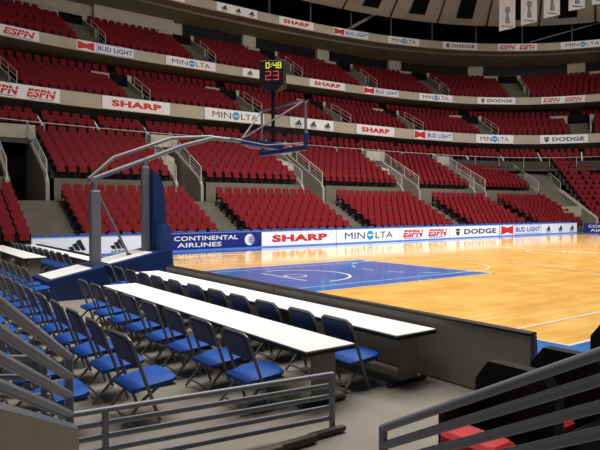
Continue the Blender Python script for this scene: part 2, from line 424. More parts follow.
# portals through the middle tier: side walls, header, dark opening and pale railings
WN = ['left end of the middle tier', 'block right of the basket post', 'middle of the far side', 'fourth section', 'fifth section', 'far corner']
def slope2(d): return T2Z0+(d-(T2D0-.25))/T2DD*T2R
pi_ = 0
for (a, b) in ga[1:]+[(32.5, 33.6)]:
    pi_ += 1
    mb = MB(); dd = d2e-.1
    for s_ in (a-.22, b-.36):
        slabwall(mb, LOW, s_, .15, [(T2D0-.45, T2Z0-.15), (T2D0-.2, T2Z0+.15), (dd, slope2(dd)+.18)], zc-.2, M['soffit'])
    st(mb, 'wall_portal_side')
    mb = MB(); sweep(mb, LOW, a, b, [(dd-.5, 4.75), (dd-.5, 5.35), (dd, 5.4), (dd, 4.6)], M['cream'], 2, closed=True, caps=True)
    st(mb, 'wall_portal_header')
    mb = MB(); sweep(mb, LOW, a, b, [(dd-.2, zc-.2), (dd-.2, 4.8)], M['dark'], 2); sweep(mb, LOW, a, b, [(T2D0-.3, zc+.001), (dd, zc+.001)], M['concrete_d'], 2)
    st(mb, 'wall_portal_opening')
    if pi_ in (2, 3, 4):
        # an inner parapet with a short flight back up to the seats shows pale in these gaps
        mb = MB(); sweep(mb, LOW, a+.1, b-.65, [(dd-1.6, zc), (dd-1.6, 4.1), (dd-.3, 4.5)], M['cream'], 2); st(mb, 'wall_portal_parapet')
    for side, s_ in (('left', a-.15), ('right', b-.29)):
        r = empty('stair_railing', (*LOW.at(s_, T2D0)[0], T2Z0))
        base = Vector(r.location)
        def pt(d, dz):
            p, T, N = LOW.at(s_, d); return Vector((p[0], p[1], slope2(d)+.15+dz))-base
        for i in range(5):
            MB().tube([pt(T2D0-.35, .02+i*.15), pt(dd-.2, .02+i*.15)], .022 if i in (0, 4) else .012, M['palerail'], 6).build('rail_bar', r, True)
        for q in range(4):
            d = T2D0-.35+(dd-.2-T2D0+.35)*q/3; MB().tube([pt(d, -.15), pt(d, .62)], .022, M['palerail'], 6).build('post', r, True)
        tag(r, 'pale sloping railing on the %s wall of the %s opening from the left edge' % (side, ORD[pi_]), 'railing', 'pale railings beside the openings of the middle tier')

# continuous thin rail before the rows under the balcony and its short white stair sides
PAN = (-.2, 2.6, 5.2, 8.6, 11.4, 14.4, 18, 20.4, 24, 27.2, 30.5, 34, 37.5, 41)
r = empty('long_guard_rail', (*R1.at(0, UD-.3)[0], z2e)); base = Vector(r.location)
V = [Vector((*R1.at(t, UD-.38)[0], z2e+.88))-base for t in np.arange(-8, 50, .8)]
MB().tube(V, .02, M['palerail'], 6).build('rail_bar', r, True)
for t in np.arange(-7.5, 49, 2.4):
    p = Vector((*R1.at(t, UD-.38)[0], z2e+.02))-base; MB().tube([p, p+Vector((0, 0, .86))], .018, M['palerail'], 6).build('post', r, True)
tag(r, 'long thin pale guard rail before the red seat rows under the lowest balcony', 'railing')
for i, s_ in enumerate(PAN):
    p0, T, N = R1.at(s_, UD-.05); p1 = R1.at(s_, UD+.75)[0]
    mb = MB(); base = Vector((p0[0], p0[1], UZ0+.05)); q0 = Vector((0, 0, .0)); q1 = Vector((p1[0]-p0[0], p1[1]-p0[1], .62))
    w = Vector((T[0]*.04, T[1]*.04, 0)); hh = Vector((0, 0, .13))
    mb.add([q0-w, q1-w, q1-w+hh, q0-w+hh, q0+w, q1+w, q1+w+hh, q0+w+hh], [(0,1,2,3),(7,6,5,4),(0,4,5,1),(1,5,6,2),(2,6,7,3),(3,7,4,0)], M['whitesign'])
    o = mb.build('stair_side_panel'); o.location = base
    tag(o, 'small pale slanted stair side under the lowest balcony, %s from the left' % ORD[i+1], 'stair panel', 'white stair sides under the lowest balcony')

# ------------------------------------------------------------------ balconies
def balcony(path, z, h, depth, zs, name):
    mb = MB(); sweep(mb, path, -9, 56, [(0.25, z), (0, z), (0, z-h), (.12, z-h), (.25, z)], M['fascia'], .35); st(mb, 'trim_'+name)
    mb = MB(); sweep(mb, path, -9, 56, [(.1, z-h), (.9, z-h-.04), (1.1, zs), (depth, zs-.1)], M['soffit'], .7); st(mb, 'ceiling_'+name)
balcony(R1, Z1, .72, 3.0, 6.45, 'first_balcony')
balcony(R2, Z2, .60, 4.5, 10.42, 'second_balcony')
balcony(R3, Z3, .62, 5.0, 14.75, 'third_balcony')
# posts under the first balcony
for i, t in enumerate(np.arange(1.2, 46, 4.4)):
    p = R1.at(t, .9)[0]; o = MB().box((-.06, -.06, 0), (.06, .06, .8), M['concrete']).build('support_post'); o.location = (p[0], p[1], 5.75)
    tag(o, 'short grey post under the lowest balcony, %s from the left edge' % ORD[i+1], 'post', 'short posts under the lowest balcony')
# stands of the balconies
L2 = [(-8, -2.0), (-.6, 4.9), (6.2, 12.0), (13.5, 19.2), (20.8, 26.2), (27.7, 33.2), (34.8, 40.3), (41.8, 47.3), (48.8, 54)]
L3 = [(-8.5, -3.4), (-2.0, 3.2), (4.8, 10.4), (12.0, 17.4), (19, 24.4), (26, 31.4), (33, 38.4), (40, 45.4), (47, 52.4)]
U2 = dict(z0=7.28, r=.30, d0=.42, dd=.60, n=6); U3 = dict(z0=10.80, r=.365, d0=.42, dd=.58, n=7)
for path, U, B, nm in ((R1, U2, L2, 'first'), (R2, U3, L3, 'second')):
    mb = MB(); sweep(mb, path, -9, 54, stair_prof(U['d0']-.15, U['dd'], U['z0'], U['r'], U['n'], U['z0']-.2), M['concrete_d'], .7)
    st(mb, 'floor_%s_balcony' % nm)
    de = U['d0']-.15+U['n']*U['dd']; ze = U['z0']+(U['n']-1)*U['r']
    # aisles with treads, pale side parapets and a dark doorway at the head
    mb = MB(); md = MB()
    for i in range(len(B)-1):
        a, b = B[i][1], B[i+1][0]
        sweep(mb, path, a+.1, b-.1, stair_prof(U['d0']-.1, U['dd']/2, U['z0']+.08, U['r']/2, 2*U['n']-2, U['z0']-.1), M['concrete'], 1)
        slabwall(mb, path, b-.15, .12, [(de-2.4, ze-1.2+.55), (de-.2, ze+.5)], ze-1.6, M['cream'])
        sweep(mb, path, b-.15, b+.1, [(de-.3, ze-.2), (de-.3, ze+.75)], M['cream'], 1)
        sweep(mb, path, a-.9, a+.1, [(de-.32, ze-.2), (de-.32, ze+.72), (de-.1, ze+.72)], M['cream'], 1)
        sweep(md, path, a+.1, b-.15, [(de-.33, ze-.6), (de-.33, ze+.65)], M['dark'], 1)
    st(mb, 'wall_%s_balcony_aisles' % nm); st(md, 'wall_%s_balcony_doorways' % nm)
    # light handrails down the aisles
    for i in range(len(B)-1):
        s_ = B[i+1][0]-.12; q = path.at(s_, .6)[0]; r = empty('aisle_handrail', (q[0], q[1], U['z0'])); base = Vector(r.location)
        def pt(d, dz):
            p = path.at(s_, d)[0]; return Vector((p[0], p[1], U['z0']+(d-U['d0'])/U['dd']*U['r']+dz))-base
        for dz in (.35, .62, .9): MB().tube([pt(.4, dz), pt(2.6, dz)], .02, M['palerail'], 5).build('rail_bar', r)
        for d in (.4, 1.5, 2.6): MB().tube([pt(d, 0), pt(d, .9)], .02, M['palerail'], 5).build('post', r)
        tag(r, 'pale handrail down the %s aisle from the left, %s balcony seats' % (ORD[i+1], 'lowest' if nm == 'first' else 'second'), 'handrail', 'handrails in the %s balcony aisles' % nm)
# back rows of first balcony beyond the cross aisle
mb = MB(); sweep(mb, R1, -9, 54, [(4.0, 8.6), (4.0, 9.35), (5.4, 9.35), (5.4, 10.6)], M['concrete_d'], .7); st(mb, 'floor_first_balcony_back')
# wall behind the second balcony, columns and dark suite windows
dW = U3['d0']-.15+U3['n']*U3['dd']+.25
mb = MB(); sweep(mb, R2, -9, 54, [(dW, 12.6), (dW, 13.7), (dW+.25, 13.7), (dW+.25, 15.2)], M['cream'], .7); st(mb, 'wall_back_second_balcony')
mb = MB()
for a, b in ((-8, .2), (5.5, 10.8)): sweep(mb, R2, a, b, [(dW-.15, 13.0), (dW-.15, 14.75)], M['cream'] if a > 0 else M['concrete'], .7, )
st(mb, 'wall_plain_panels')
cols = [16.9, 23.6, 30.3, 37.0, 43.7, 50.4]
prev = 11.6; wn = 0
for c_ in cols:
    wn += 1; mb = MB(); sweep(mb, R2, prev, c_-.55, [(dW+.2, 13.75), (dW+.2, 14.75)], M['winglass'], .7); st(mb, 'window_%d' % wn)
    mb = MB(); sweep(mb, R2, c_-.55, c_+.55, [(dW+.3, 13.2), (dW-.1, 13.2), (dW-.1, 14.8), (dW+.3, 14.8)], M['cream'], .7); st(mb, 'wall_column'); prev = c_+.55
# dark space above the third balcony, sloping ceiling of pale panels with dark slots
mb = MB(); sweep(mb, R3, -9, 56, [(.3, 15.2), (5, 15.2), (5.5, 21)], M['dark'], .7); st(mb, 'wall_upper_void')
def csec(t, k, dz=0):
    p = R3.at(t, -.35)[0]; c0 = np.array([14.33, 0]); q = p+(c0-p)*k; return (q[0], q[1], 16.85+k*7.5+dz)
mb = MB(); T_ = list(np.arange(-9, 56.1, .65))
V = [csec(t, k) for t in T_ for k in (0, .12, .25, .4)]; F = []
for i in range(len(T_)-1):
    for j in range(3): a = i*4+j; F.append((a, a+1, a+5, a+4))
mb.add(V, F, M['ceil']); st(mb, 'ceiling')
sl = MB(); se = MB()
for t in np.arange(11.2, 56, 4.45):
    sl.add([csec(t+a, k, -.05) for a, k in ((0, .035), (1.5, .035), (1.5, .17), (0, .17))], [(0, 1, 2, 3)], M['dark'])
    se.add([csec(t+a, k, -.05) for a, k in ((2.85, .0), (2.98, .0), (2.98, .4), (2.85, .4))], [(0, 1, 2, 3)], M['dark'])
for nm_, q in (('ceiling_slots', sl), ('ceiling_seams', se)): st(q, nm_)
for i, t in enumerate((17.1, 20.7, 24.4, 28.1, 31.9, 35.8, 39.7, 43.6)):
    p = R3.at(t, .5)[0]; o = MB().tube([(0, 0, 0), (0, 0, 2.3)], .06, M['concrete'], 6).build('steel_rod'); o.location = (p[0], p[1], 15.4)
    tag(o, 'thin grey upright rod above the top balcony front, %s of eight from the left' % ORD[i+1], 'rod', 'upright rods above the top balcony')
for i, (ta, za, tb, zb, d) in enumerate(((24.0, 15.6, 27.2, 17.6, 1.0), (40.5, 15.9, 46.0, 17.2, 1.0))):
    pa = R3.at(ta, d)[0]; pb = R3.at(tb, d)[0]
    o = MB().tube([(0, 0, 0), (pb[0]-pa[0], pb[1]-pa[1], zb-za)], .12 if i == 0 else .04, M['soffit'], 6).build('roof_brace'); o.location = (*pa, za)
    tag(o, ('thick slanted brace above the bow tie sign on the top balcony', 'thin slanted brace above the top balcony at the hanging banners')[i], 'brace', 'slanted braces above the top balcony')

# signs on the balconies
ADS = [(R1, Z1-.70, .68, [('E',-2.4,1.1),('S',3.25,7.03),('M',9.19,13.25),('A',15.18,18.75),('S',20.79,24.35),('B',26.25,30.05),('M',32.34,35.7),('D',37.88,41.49)], 'lowest'),
       (R2, Z2-.58, .56, [('E',-3.2,.84),('B',2.82,6.19),('M',8.21,11.62),('A',13.63,16.6),('S',19.15,22.42),('B',24.18,27.6),('M',29.65,32.9),('D',35.24,38.6),('E',40.73,44.14)], 'second'),
       (R3, Z3-.60, .58, [('S',8.2,10.2),('A',12.55,15.75),('S',17.55,20.59),('B',22.41,25.62),('M',27.49,30.4),('D',32.57,35.67),('E',37.48,40.77),('M',42.63,46)], 'top')]
for path, z0, h, L, nm in ADS:
    cnt = {}
    for i, (k, a, b) in enumerate(L):
        o = place_sign('sign_board', path, a, b, -.03, z0, h, k, M['whitesign'])
        tag(o, 'white sign, %s, %s from left on %s balcony' % (LOOK[k], ORD[i+1], nm), 'sign', 'signs along the %s balcony front' % nm)

# ------------------------------------------------------------------ boards along the court
BD = [('A2', -2.3, 2.25, 'whitesign'), ('C', 2.35, 6.5, 'navysign'), ('S', 6.5, 10.46, 'whitesign'), ('M', 10.5, 14.5, 'whitesign'), ('E', 14.54, 18.2, 'whitesign'),
      ('D', 18.24, 22.5, 'whitesign'), ('B', 22.6, 26.7, 'whitesign'), ('A', 26.75, 30.8, 'whitesign')]
for k, a, b, bg in BD:
    o = place_sign('banner_board', LOW, a, b, .05, .05, .60, k, M[bg])
    mb = MB().box((a, 9.30, -.0), (b, 9.35, .05), M['bluestrip']).box((a, 9.29, .65), (b, 9.37, .69), M['bluestrip']); mb.build('edge_strip', o)
    tag(o, '%s courtside board with %s along the far sideline' % ('navy' if k == 'C' else 'white', LOOK[k]), 'board', 'banner boards along the far sideline')
EP = Path([(30.1, 8.5), (30.1, 8), (30.1, 4), (30.1, 0)]); EP.L -= EP.L[0]
o = place_sign('banner_board', EP, .02, 4.4, .05, .05, .60, 'C', M['navysign'])
tag(o, 'navy courtside board behind the far baseline, cut by the right edge', 'board', 'banner boards at the far baseline')

# ------------------------------------------------------------------ arena seats
def seat_mb():
    s = MB()
    # rounded backrest
    w = .178; P = []
    prof = [(-w+.05, .46), (w-.05, .46), (w, .51), (w, .71), (w-.05, .77), (-w+.05, .77), (-w, .71), (-w, .51)]
    lean = lambda z: (z-.4)*.22
    V = [(x, -.02+lean(z), z) for x, z in prof]+[(x*.96, .035+lean(z), z-.005) for x, z in prof]
    n = 8
    s.add(V, [tuple(range(n-1, -1, -1)), tuple(range(n, 2*n))]+[(k, (k+1) % n, (k+1) % n+n, k+n) for k in range(n)], M['red'])
    # tipped-up seat
    pr_ = [(-w+.05, .27), (w-.05, .27), (w-.02, .31), (w-.02, .42), (w-.06, .455), (-w+.06, .455), (-w+.02, .42), (-w+.02, .31)]
    V = [(x, -.10+(z-.2)*.12, z) for x, z in pr_]+[(x*.96, -.05+(z-.2)*.12, z) for x, z in pr_]
    s.add(V, [tuple(range(n-1, -1, -1)), tuple(range(n, 2*n))]+[(k, (k+1) % n, (k+1) % n+n, k+n) for k in range(n)], M['red'])
    for x in (-w-.012, w+.012): s.box((x-.01, -.10, .12), (x+.01, .05, .50), M['black'])
    s.box((-w+.01, .035, .20), (w-.01, .05, .62), M['black'])  # black sheet standing in for the shade in the gaps around the seat
    return s
sm = seat_mb(); SV = np.array(sm.v)
seats = []     # x, y, z, rotation, info
def rowseats(path, sa, sb, d, z, info, pitch=.45):
    # measure the true length of the row
    ts = np.linspace(sa, sb, 40); P = np.array([path.at(t, d)[0] for t in ts]); L = np.concatenate([[0], np.cumsum(np.hypot(*np.diff(P, axis=0).T))])
    n = int((L[-1]+.12)//pitch); pitch = L[-1]/n
    for i in range(n):
        t = np.interp((L[-1]-n*pitch)/2+(i+.5)*pitch, L, ts); p, T, N = path.at(t, d)
        seats.append((p[0], p[1], z, math.atan2(T[1], T[0]), info, i+1))
BN = ['block at the left edge', 'block behind the basket post', 'block behind the navy board', 'block behind the blue disc board', 'block behind the slanted red board', 'block behind the bow tie board']
for bi, (a, b) in enumerate(BLK):
    for k in range(7): rowseats(LOW, a+.05, b-.05, T1D0+k*T1DD+.12, T1Z0+k*T1R, ('courtside', bi, k+1))
    for k in range(5 if a > 27 else 7): rowseats(LOW, a+.12, b-.30, T2D0+k*T2DD+.05, T2Z0+k*T2R, ('middle', bi, k+1))
for bi, (a, b) in enumerate(CORN):
    for k in range(1, 13): rowseats(LOW, a+.1, b-.1, T1D0+k*.47+.1, T1Z0+k*.385, ('corner', bi, k))
for a, b in [(-8, PAN[0]-.15)]+[(PAN[i]+.15, PAN[i+1]-.15) for i in range(13)]+[(41.2, 46)]:
    for k in range(2): rowseats(R1, a, b, UD+.1+k*.62, UZ0+k*.3, ('under', 0, k+1))
for (path, U, B) in ((R1, U2, L2), (R2, U3, L3)):
    for a, b in B:
        for k in range(U['n']): rowseats(path, a+.1, b-.1, U['d0']+.1+k*U['dd'], U['z0']+k*U['r'], ('balcony', 0, k+1))
for a, b in L2: rowseats(R1, a-.6, b+.3, 4.3, 9.35, ('balcony', 0, 9))
SA = np.array([(s[0], s[1], s[2]) for s in seats]); rel = SA+[0, 0, .5]-CAM
dep = rel@fw; px = 300+FPX*(rel@rt)/np.maximum(dep, .1); py = 225-FPX*(rel@up)/np.maximum(dep, .1)
keep = (dep > 1) & (px > -40) & (px < 640) & (py > -30)
cand = [i for i in np.argsort(dep) if keep[i] and 0 <= px[i] < 600 and seats[i][4][0] in ('courtside', 'middle')
        and not (seats[i][4][0] == 'courtside' and seats[i][4][2] == 1 and px[i] > 60 and False)]
single = set(cand[:300])
sme = None
for i in cand[:300]:
    x, y, z, rz, (tier, bi, row), no = seats[i]
    if sme is None:
        o = sm.build('arena_seat'); sme = o
    else: o = sme.copy(); COL.objects.link(o)
    o.location = (x, y, z); o.rotation_euler = (0, 0, rz)
    tag(o, 'red seat, %s tier, %s row, %s from left, %s' % (tier, ORD[row], ORD[no], BN[bi]), 'seat', 'red arena seats nearest the camera')
rest = [i for i in range(len(seats)) if keep[i] and i not in single]
nv = len(SV); nf = len(sm.f)
allv = np.zeros((len(rest)*nv, 3)); faces = []; mats = []
for j, i in enumerate(rest):
    x, y, z, rz, _, _ = seats[i]; c, s_ = math.cos(rz), math.sin(rz); v = SV.copy()
    allv[j*nv:(j+1)*nv, 0] = x+v[:, 0]*c-v[:, 1]*s_; allv[j*nv:(j+1)*nv, 1] = y+v[:, 0]*s_+v[:, 1]*c; allv[j*nv:(j+1)*nv, 2] = z+v[:, 2]
    faces += [tuple(q+j*nv for q in f) for f in sm.f]; mats += sm.m
me = bpy.data.meshes.new('distant_arena_seats'); me.from_pydata(allv.tolist(), [], faces)
for m in sm.mats: me.materials.append(m)
me.polygons.foreach_set('material_index', mats); me.update()
import bmesh
bm = bmesh.new(); bm.from_mesh(me); bmesh.ops.recalc_face_normals(bm, faces=bm.faces); bm.to_mesh(me); bm.free()
o = bpy.data.objects.new('distant_arena_seats', me); COL.objects.link(o)
tag(o, 'thousands of red seats filling the farther stands and both balconies', 'seats', kind='stuff')

# ------------------------------------------------------------------ folding chairs
def make_folding_chair(loc=(0, 0, 0)):
    r = empty('folding_chair', loc); hw = .205
    def side(s): return [(0, s*hw, 0), (-.055, s*hw, .15), (-.20, s*hw, .56)]
    top = [(-.213, -hw+.01, .595), (-.222, -hw+.05, .617), (-.222, hw-.05, .617), (-.213, hw-.01, .595)]
    MB().tube(side(-1)+top+side(1)[::-1], .0135, M['tube'], 8).build('back_frame', r, True)
    for s in (-1, 1):
        MB().tube([(-.27, s*(hw-.03), 0), (-.10, s*(hw-.03), .17), (.02, s*(hw-.03), .245)], .0125, M['tube'], 8).build('rear_leg', r, True)
    MB().tube([(-.225, -hw+.03, .05), (-.225, hw-.03, .05)], .008, M['tube'], 6).build('stretcher', r, True)
    # seat: rounded pad that narrows to the back
    P = [(-.20, -.18), (.09, -.21), (.14, -.18), (.155, -.11), (.155, .11), (.14, .18), (.09, .21), (-.20, .18)]
    m = MB(); n = len(P); V = []
    for z, k in ((.240, .96), (.252, 1), (.270, 1), (.283, .90)): V += [(x*k-.0, y*k, z+.02*(x/.16)) for x, y in P]
    F = [tuple(range(n-1, -1, -1)), tuple(range(3*n, 4*n))]
    for q in range(3):
        for k in range(n): a, b = q*n+k, q*n+(k+1) % n; F.append((a, b, b+n, a+n))
    m.add(V, F, M['blueseat']); m.build('seat', r, True)
    m = MB(); m.box((-.16, -.19, .228), (.14, .19, .240), M['tube'], .004); m.build('seat_pan', r)
    # backrest, its darker blue carries the shade of the rear side
    m = MB(); V = []; pr_ = [(-hw+.016, .40), (hw-.016, .40), (hw-.012, .57), (hw-.045, .605), (-hw+.045, .605), (-hw+.012, .57)]
    lx = lambda z: -.055-(z-.15)*.145/.41
    for e, k in ((-.016, .95), (-.008, 1), (.006, 1), (.016, .95)): V += [(lx(z)+e, y*k, .5+(z-.5)*k) for y, z in pr_]
    n = 6; F = [tuple(range(n-1, -1, -1)), tuple(range(3*n, 4*n))]
    for q in range(3):
        for k in range(n): a, b = q*n+k, q*n+(k+1) % n; F.append((a, b, b+n, a+n))
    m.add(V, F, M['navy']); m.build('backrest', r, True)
    return r
proto = make_folding_chair((-2.92, -7.27, 0)); first = True
def place_chair(x, y, label, group, rz=0):
    global first
    o = proto if first else copy_tree(proto); first = False
    o.location = (x, y, 0); o.rotation_euler = (0, 0, rz+random.uniform(-.03, .03)); k_ = 1.04 if x < -4.5 else .99; o.scale = (k_, k_, k_); tag(o, label, 'chair', group)
L1 = [-7.05, -6.52, -5.90, -5.34, -4.80, -4.22, -3.61, -2.99, -2.50, -1.93, -1.38, -.85]
for i, y in enumerate(L1): place_chair(-2.96, y-.22, 'blue folding chair, %s from near end, at the table beside the low wall' % ORD[i+1], 'chairs at the table beside the low wall')
L2_ = [-7.01, -6.40, -5.80, -5.22, -4.62, -4.02, -3.43, -2.86]
for i, y in enumerate(L2_): place_chair(-3.96, y-.22, 'blue folding chair %s from the near end, behind the second white table' % ORD[i+1], 'chairs behind the second white table')
L3_ = [-6.62, -5.98, -5.36, -4.74, -4.10, -3.45, -2.80, -2.15, -1.5, -.9]
for i, y in enumerate(L3_): place_chair(-4.76, y-.30, 'blue folding chair %s from the near end, in the row left of the open floor' % ORD[i+1], 'chairs left of the open floor')
for i, y in enumerate((-6.86, -6.2, -5.56, -4.92, -4.28, -3.64, -3.0)): place_chair(-5.40, y-.04, 'blue folding chair %s from the near end, behind the left stair rails' % ORD[i+1], 'chairs seen through the left stair rails')
for i, y in enumerate((-6.9, -6.26, -5.6)): place_chair(-6.15, y-.22, 'blue folding chair %s from the near end, farthest left behind the rails' % ORD[i+1], 'chairs farthest left behind the rails')
for i in range(14): place_chair(-4.25, -.80+i*.62, 'blue folding chair %s from the near end, row left of the hoop base' % ORD[i+1], 'chairs left of the hoop base')
for i in range(11): place_chair(-2.86, 2.05+i*.62, 'blue folding chair %s from the near end, between the two far tables' % ORD[i+1], 'chairs between the two far tables')
# low row behind the boards
def small_chair():
    m = MB(); hw = .2
    m.tube([(-hw, -.02, 0), (-hw, .1, .6), (-hw+.05, .12, .74), (hw-.05, .12, .74), (hw, .1, .6), (hw, -.02, 0)], .014, M['tube'], 5)
    m.box((-hw+.01, .07, .48), (hw-.01, .11, .73), M['blueseat'], .01); m.box((-.19, -.24, .36), (.19, .06, .40), M['blueseat'], .01)
    for x in (-.16, .16): m.tube([(x, .16, 0), (x, -.18, .36)], .012, M['tube'], 5)
    return m
sc0 = None
xs = np.arange(-2.0, 31, .5)
for i, x in enumerate(xs):
    if sc0 is None: o = small_chair().build('folding_chair'); sc0 = o
    else: o = sc0.copy(); COL.objects.link(o)
    o.location = (x, 9.60, 0)
    o.rotation_euler = (0, 0, PI) if False else (0, 0, 0)
    bk = max(0, sum(1 for q in BD if q[1] <= x)-1); nb = sum(1 for z in xs[:i+1] if BD[bk][1] <= z)
    tag(o, 'blue chair behind the board with %s, %s from its left' % (LOOK[BD[bk][0]], ORD[nb]), 'chair', 'blue chairs peeping over the courtside boards')

# ------------------------------------------------------------------ tables
def table(x0, y0, x1, y1, z, label):
    r = empty('press_table', ((x0+x1)/2, y0, 0)); ox = (x0+x1)/2
    W2 = (x1-x0)/2; L = y1-y0
    MB().box((-W2+.006, .006, z-.012), (W2-.006, L-.006, z), M['white'], .003).build('tabletop', r)
    MB().box((-W2, 0, z-.042), (W2, L, z-.0125), M['blackedge'], .003).build('edge_band', r)
    ys = [.14, L/2, L-.14] if L < 4.5 else [.14, L/3, 2*L/3, L-.14]
    for y in ys:
        m = MB(); m.box((-.09, y-.015, .03), (.14, y+.015, z-.042), M['greywall']); lg = m.build('leg', r)
        MB().box((-W2+.03, y-.03, 0), (W2-.0, y+.03, .024), M['blackedge'], .006).build('foot', lg)
    tag(r, label, 'table', 'long white press tables')
table(-2.83, -7.68, -2.32, -1.25, .48, 'long white table running beside the low grey wall, nearest the court')
table(-3.80, -7.68, -3.30, -2.75, .48, 'long white table between two rows of blue chairs, open floor on its left')
table(-2.72, 1.25, -2.36, 8.7, .48, 'long white table beyond the hoop base, before the striped triangle board')
table(-3.72, 3.2, -3.2, 8.9, .48, 'short white table end at the left edge, before the red seats')

# low wall beside the court
w = empty('court_barrier', (-2.2, -8.57, 0))
MB().box((-.04, 0, 0), (.03, 7.2, .555), M['greywall']).build('panel', w)
MB().box((-.05, -.01, .555), (.04, 7.21, .58), M['blackedge'], .004).build('cap', w)
MB().prism([(.0, 0), (.075, 0), (.02, .555), (0, .555)], -.02, 0, M['steel']).build('end_bracket', w)
MB().box((-.045, 3.7, .0), (-.04, 3.712, .555), M['blackedge']).build('joint_strip', w)
tag(w, 'low grey wall with black cap between the near tables and the court', 'wall')
w = empty('court_barrier', (-2.25, 1.3, 0))
MB().box((-.04, 0, 0), (.03, 7.4, .48), M['greywall']).build('panel', w)
MB().box((-.05, -.01, .48), (.04, 7.41, .50), M['blackedge'], .004).build('cap', w)
tag(w, 'low dark wall beyond the hoop base, before the striped triangle board', 'wall')

# ------------------------------------------------------------------ basketball hoop
H = empty('basketball_hoop', (0, 0, 0))
hb = .60
b_ = MB().prism([(-4.03, 0), (-4.06, .34), (-1.9, .79), (-1.80, .79), (-1.80, 0)], -hb, hb, M['padblue']).build('base_pad', H)
mp = MB(); sl_ = .45/2.16
zt = lambda x: .34+(x+4.06)*sl_
mp.add([(x, y, zt(x)+.012) for x, y in ((-3.98, -.46), (-3.27, -.46), (-3.27, .46), (-3.98, .46))], [(0, 1, 2, 3)], M['white'])
mp.add([(x, y, zt(x)+.012) for x, y in ((-2.95, -.46), (-2.12, -.46), (-2.12, .46), (-2.95, .46))], [(0, 1, 2, 3)], M['white'])
for v0 in (0, 4):
    vs = mp.v[v0:v0+4]
    mp.add([(x, y, z-.011) for x, y, z in vs]+vs, [(0, 1, 5, 4), (1, 2, 6, 5), (2, 3, 7, 6), (3, 0, 4, 7)], M['white'])
mp.build('base_cover', H)
MB().box((-3.16, -.09, zt(-3.16)-.02), (-2.98, .09, 1.93), M['steel'], .012).build('front_post', H)
MB().box((-3.12, -.045, 1.93), (-3.03, .045, 2.17), M['steel'], .008).build('post_neck', H)
MB().box((-2.15, -.065, zt(-2.15)-.02), (-2.01, .065, 2.42), M['steel'], .01).build('rear_post', H)
MB().tube([(-3.0, 0, 1.86), (-2.42, 0, .68)], .026, M['steel'], 8).build('diagonal_strut', H, True)
MB().box((-2.46, -.05, .66), (-2.38, .05, .72), M['black'], .008).build('strut_foot', H)
MB().prism([(-1.99, .75), (-1.74, .75), (-1.73, 1.3), (-1.75, 1.8), (-1.80, 2.1), (-1.88, 2.27), (-1.99, 2.33)], -.21, .47, M['padblue']).build('column_pad', H)
MB().prism([(-1.97, 0), (-1.66, 0), (-1.74, 1.22), (-1.78, 1.27), (-1.95, 1.27)], -.46, .40, M['padlight']).build('lower_pad', H)
a1 = [(-3.15, 0, 2.13), (-2.08, 0, 2.55), (-1.33, 0, 2.86), (-.58, 0, 3.09), (.17, 0, 3.07)]
MB().tube(a1, .050, M['steel'], 10).build('lower_arm', H, True)
MB().tube([(-3.17, 0, 2.15), (-2.70, 0, 2.57), (-1.52, 0, 3.02), (-.58, 0, 3.12)], .036, M['steel'], 10).build('upper_arm', H, True)
MB().tube([(-2.08, 0, 2.4), (-2.08, 0, 2.58)], .05, M['steel'], 8).build('arm_pivot', H, True)
MB().tube([(-3.12, -.12, 2.13), (-3.12, .12, 2.13)], .05, M['steel'], 8).build('hinge_pin', H, True)
MB().prism([(.12, 3.0), (1.18, 2.93), (1.18, 3.08), (.12, 3.14)], -.08, .08, M['padblue']).build('arm_pad', H)
bb = MB(); t_ = .03
for y0, y1, z0, z1 in ((-.915, .915, 3.93, 3.97), (-.915, .915, 2.9, 2.94), (-.915, -.875, 2.9, 3.97), (.875, .915, 2.9, 3.97)): bb.box((1.2, y0, z0), (1.24, y1, z1), M['steel'])
bf = bb.build('backboard_frame', H)
MB().box((1.215, -.875, 2.94), (1.225, .875, 3.93), M['glass']).build('backboard_glass', H)
pd = MB(); pd.box((1.17, -.95, 2.86), (1.27, .95, 2.97), M['padblue'], .015); pd.box((1.17, -.95, 2.97), (1.27, -.87, 3.26), M['padblue'], .015); pd.box((1.17, .87, 2.97), (1.27, .95, 3.26), M['padblue'], .015)
pd.build('backboard_padding', H)
for s in (-1, 1):
    MB().tube([(.12, 0, 3.10), (1.18, s*.86, 3.92)], .02, M['steel'], 6).build('backboard_brace', H, True)
    MB().tube([(-.20, s*.02, 3.12), (.55, s*.34, 2.98), (1.18, s*.86, 3.02)], .013, M['steel'], 6).build('lower_brace', H, True)
MB().tube([(1.575+.23*math.cos(a), .23*math.sin(a), 3.05) for a in np.linspace(0, 2*PI, 25)], .010, M['rim'], 6, caps=False).build('rim', H, True)
MB().box((1.25, -.06, 3.0), (1.36, .06, 3.06), M['rim'], .005).build('rim_bracket', H)
tag(H, 'portable basketball hoop with blue padded wedge base and long grey arm', 'basketball hoop')

